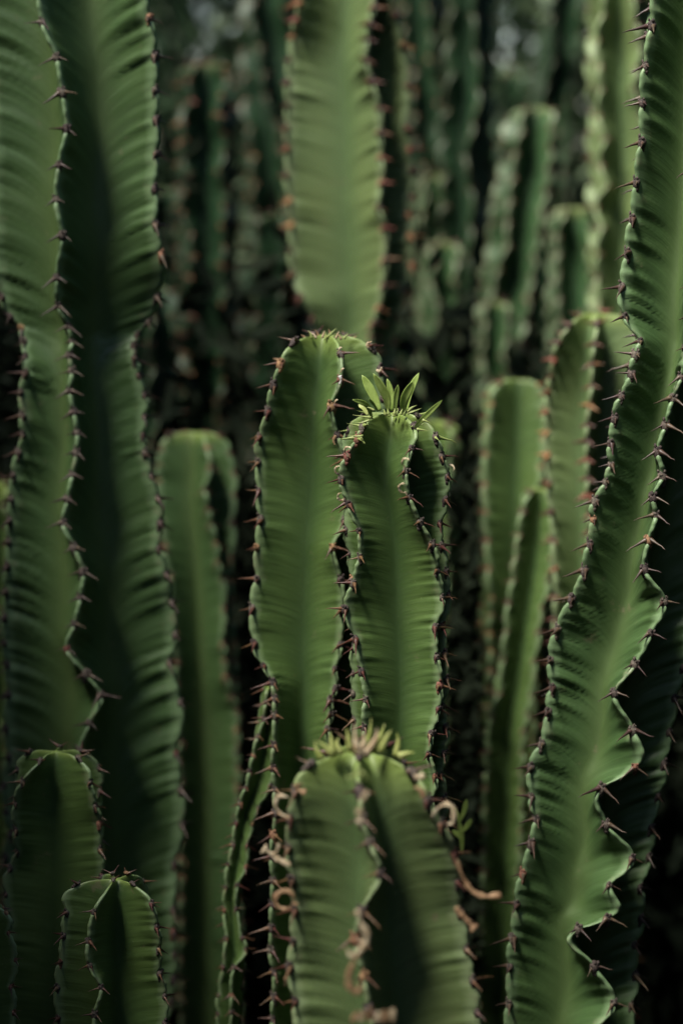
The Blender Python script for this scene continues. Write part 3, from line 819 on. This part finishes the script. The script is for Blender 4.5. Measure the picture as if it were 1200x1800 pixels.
foliage('bright_foliage', "dim leaves between the far stems at the upper left", -0.42, -0.08, 2.75, 3.05, 0.8, 1.6, 260, 0.055, 22)
foliage('hedge_and_shade_foliage', "dense dark hedge closing off the background", -2.6, 2.6, 4.1, 4.9, 0.0, 2.3, 70000, 0.085, 4)

foliage('low_shade_foliage', "low leaf mass added in front of and beside the stems to shade them, below the view", -1.2, 1.2, 0.2, 1.18, 0.0, 0.52, 16000, 0.05, 8)  # added below the frame to cut low ambient light
foliage('side_shade_foliage', "unseen leaf mass left of the stand, added to shade it", -1.35, -0.37, 0.5, 1.72, 0.0, 1.0, 52000, 0.07, 9, top=lambda x, y: 1.06+1.5*(-0.36-x))  # added out of frame; its height sets the shadow edge
foliage('shade_screen_foliage', "tall unseen leaf screen off to the left, added to shade the stems", -2.9, -2.05, -2.4, 2.2, 0.0, 4.3, 60000, 0.12, 51, top=lambda x, y: 5.0+0*x)  # added out of frame so the lower stems fade into shade
foliage('side_shade_foliage', "unseen leaf mass behind and left of the stand, added to darken the background", -1.9, -0.62, 1.45, 3.3, 0.0, 1.3, 26000, 0.06, 12, top=lambda x, y: 1.8+0.3*(-0.62-x))  # added out of frame as a sun blocker for the rear stems
hb = foliage('hedge_and_shade_foliage', "unseen leaf screen behind the camera, added to block light", -2.8, 2.8, -0.3, 0.3, 0.0, 2.3, 40000, 0.085, 13, top=lambda x, y: 2.45+0*x)  # added light blocker, never in view
hb.rotation_euler.z = math.radians(-28); hb.location = (-0.94, -0.17, 0)
foliage('side_shade_foliage', "leaf mass right of the stand, added to cut ambient light", 0.40, 1.5, 0.1, 3.2, 0.0, 1.4, 38000, 0.085, 10, top=lambda x, y: 1.65+0.4*(x-0.42)+0.1*(y-1))  # added out of frame to reduce ambient light from the right

# ================================================================== details: leaves, young spines, dry tendrils
yl = 1.655
for pts, w, y, yt, fc, mt in [
    ([(668, 722), (655, 694), (636, 659)], 16, yl-.012, yl-.008, 0.2, 'leaf'),
    ([(682, 722), (678, 695), (656, 656)], 15, yl-.020, yl-.026, -0.2, 'leaf'),
    ([(688, 722), (687, 695), (680, 665)], 11, yl+.014, yl+.018, 0.3, 'leaf'),
    ([(694, 724), (695, 700), (699, 676)], 11, yl-.020, yl-.020, 0.4, 'leaf'),
    ([(708, 726), (711, 700), (727, 669)], 16, yl-.010, yl-.018, 0.1, 'leaf'),
    ([(714, 722), (720, 690), (736, 655)], 12, yl+.010, yl+.014, -0.3, 'leaf'),
    ([(654, 736), (644, 712), (619, 702)], 9, yl-.030, yl-.040, 0.0, 'leaf'),
    ([(646, 730), (638, 716), (630, 711)], 10, yl-.014, yl-.010, 0.3, 'leaf_pale'),
    ([(728, 752), (744, 735), (777, 703)], 10, yl-.040, yl-.045, 0.2, 'leaf'),
    ([(664, 722), (656, 710), (648, 701)], 5, yl-.034, yl-.040, 0.0, 'leaf')]:
    leaf_blade(pts, y, w, M[mt], leafy, facing=fc, yt=yt, fold=0.35)
def spike(pts, Y, w, mat, parent, nm='young_spine'):
    C = spline([P3(p[0], p[1], Y) for p in pts], 7); s = S(Y)
    V, F = tube_geo(C, [w*s*.5*q for q in (1, .92, .8, .62, .42, .2, .03)], 7)
    return child_world(nm, V, F, mat, parent)
for a in [((652, 734), (636, 732), (620, 729)), ((650, 738), (636, 743), (621, 743)), ((658, 722), (650, 717), (644, 716)), ((716, 727), (730, 722), (741, 717)),
          ((742, 738), (752, 742), (760, 746)), ((732, 754), (743, 756), (754, 757)), ((638, 766), (624, 767), (610, 764)), ((634, 768), (637, 774), (638, 781)),
          ((716, 724), (724, 716), (733, 712))]:
    spike(a, 1.61, 5, M['spine_green'], leafy)
for k in range(10):
    a = k*0.7; px = 690+math.cos(a)*(6+k*1.5); py = 727+math.sin(a)*2
    spike([(px, py+3), (px+math.cos(a)*2, py-3), (px+math.cos(a)*4, py-8)], 1.64+math.sin(a)*.01, 6, M['spine_green'], leafy, 'bud')
YF = 1.60
curl(612, 791, 7, 250, 20, YF+.03, 4.5, M['curl'], leafy, 0.25, (612, 804))
curl(596, 826, 8, 300, -20+60, YF+.04, 4.0, M['curl'], leafy, 0.2, (602, 840))
curl(600, 872, 8, 330, 90, YF+.04, 5.0, M['curl'], leafy, 0.3, (612, 884))
curl(714, 812, 8, 240, 20, YF-.02, 4.5, M['curl'], leafy, 0.3, (712, 826))
curl(709, 857, 9, 290, 60, YF-.02, 4.5, M['curl'], leafy, 0.2, (716, 872))
curl(770, 792, 7, 160, -60, YF+.05, 4.0, M['curl'], leafy, 0.2, (773, 804))
curl(792, 824, 8, 210, -40, YF+.05, 4.5, M['curl'], leafy, 0.3, (785, 838))
curl(782, 868, 8, 150, -100, YF+.05, 3.6, M['curl'], leafy, 0.1, (779, 876))
# top tuft and scraps of the tall pointed stem
for k, (x0, y0, x1, y1) in enumerate([(548, 592, 541, 580), (560, 590, 552, 578), (566, 591, 570, 580), (575, 590, 592, 576), (580, 590, 577, 578), (590, 592, 596, 581), (604, 592, 612, 586),
                                      (540, 596, 528, 588), (556, 592, 545, 584), (572, 594, 571, 582), (618, 594, 628, 590), (600, 594, 590, 586), (585, 594, 588, 582), (530, 600, 514, 594)]):
    spike([(x0, y0+3), ((x0+x1)/2+1, (y0+y1)/2), (x1, y1)], 1.735+0.012*math.sin(k*2.1), 5, M['spine_green' if k % 3 == 0 else 'curl_brown' if k % 3 == 1 else 'curl'], centre, 'young_spine')
strand([(597, 660), (599, 668), (596, 676)], 1.668, 7, M['white'], centre, 'dry_scrap', n=8)
strand([(648, 612), (645, 604), (653, 600)], 1.70, 6, M['curl'], centre, 'dry_scrap', n=10)
strand([(661, 650), (667, 652), (671, 645)], 1.70, 6, M['curl'], centre, 'dry_scrap', n=10)
strand([(590, 765), (586, 774), (589, 783)], 1.665, 6, M['curl_brown'], centre, 'dry_scrap', n=10)
strand([(497, 638), (488, 632), (480, 630)], 1.75, 5, M['curl_brown'], centre, 'dry_scrap', n=10)
strand([(484, 672), (478, 680), (477, 690)], 1.75, 7, M['curl'], centre, 'dry_scrap', n=10)
strand([(462, 758), (454, 764), (450, 776)], 1.75, 8, M['curl_brown'], centre, 'dry_scrap', n=10)
for (x, y) in ((601, 655), (590, 716-6), (597, 618)): strand([(x-3, y), (x, y-6), (x+4, y-8)], 1.668, 3.5, M['curl'], centre, 'dry_scrap', n=8)
# foreground stem: yellow spikes and tendrils
for k, a in enumerate([((566, 1335), (556, 1318), (553, 1302)), ((585, 1330), (583, 1305), (580, 1287)), ((615, 1320), (612, 1295), (608, 1280)), ((628, 1320), (625, 1300), (622, 1270)), ((640, 1320), (650, 1290), (652, 1262)),
          ((655, 1322), (668, 1296), (676, 1272)), ((668, 1322), (680, 1295), (688, 1283)), ((640, 1330), (660, 1300), (662, 1280)), ((695, 1330), (700, 1305), (697, 1288)),
          ((700, 1330), (715, 1325), (730, 1322)), ((585, 1328), (570, 1312), (555, 1302)), ((630, 1325), (640, 1305), (636, 1285)), ((600, 1325), (592, 1308), (596, 1295))]):
    spike(a, 1.425+0.02*math.sin(k*1.7), 16 if k % 2 else 13, M[('leaf_pale', 'leaf_pale', 'leaf_pale', 'curl')[k % 4]], front)
spike([(632, 1355), (622, 1364), (604, 1370)], 1.345, 8, M['spine_green'], front)
spike([(634, 1357), (643, 1368), (650, 1377)], 1.345, 8, M['spine_green'], front)
CB, CC = M['curl_brown'], M['curl']
strand([(537, 1394), (524, 1388), (523, 1378)], 1.43, 14, CB, front, knob=1.3)
strand([(509, 1438), (492, 1430), (484, 1415), (490, 1400), (508, 1402)], 1.43, 9, CC, front)
strand([(512, 1522), (490, 1512), (478, 1502), (462, 1492)], 1.43, 12, CC, front, knob=1.9)
strand([(482, 1503), (488, 1493), (490, 1482)], 1.43, 8, CC, front)
curl(500, 1583, 17, -20, 330, 1.43, 11, CB, front, 0.12, (524, 1590))
strand([(512, 1700), (505, 1712), (500, 1726)], 1.43, 7, CB, front)
strand([(728, 1366), (738, 1366), (746, 1362)], 1.40, 15, CC, front)
strand([(745, 1405), (740, 1390), (728, 1384)], 1.40, 12, CB, front)
strand([(758, 1440), (768, 1422), (785, 1414), (797, 1424), (796, 1445), (786, 1450)], 1.41, 10, CC, front)
strand([(803, 1512), (812, 1540), (828, 1565), (850, 1576), (880, 1574)], 1.40, 10, CB, front, knob=1.8)
strand([(800, 1595), (814, 1612), (835, 1634)], 1.40, 12, CB, front, knob=1.9)
strand([(632, 1422), (633, 1438), (632, 1450)], 1.32, 20, CC, front, flat=.6)
strand([(634, 1410), (642, 1398), (646, 1390)], 1.32, 11, CC, front)
strand([(628, 1600), (635, 1625), (645, 1645), (636, 1668), (620, 1682), (606, 1664)], 1.31, 17, CC, front, flat=.45)
strand([(630, 1675), (618, 1700), (612, 1728), (628, 1748), (634, 1730)], 1.31, 17, CB, front, flat=.5, knob=1.3)
for k in range(6):
    strand([(620+k*14, 1800), (625+k*13, 1785-5*(k % 3)), (630+k*12, 1778)], 1.315, 12, (CB, CC)[k % 2], front, n=10)
# little green sprig in the shade
sp = root('small_sprig', tuple(P3(812, 1500, 1.75)), "tiny bright green sprig in the shade right of the foreground stem", 'plant')
for k, (a, b) in enumerate([((812, 1500), (806, 1440)), ((808, 1450), (795, 1420)), ((808, 1445), (820, 1405)), ((810, 1465), (828, 1440)), ((809, 1475), (795, 1460))]):
    leaf_blade([a, ((a[0]+b[0])/2+2, (a[1]+b[1])/2), b], 1.75, 9, M['leaf'], sp)
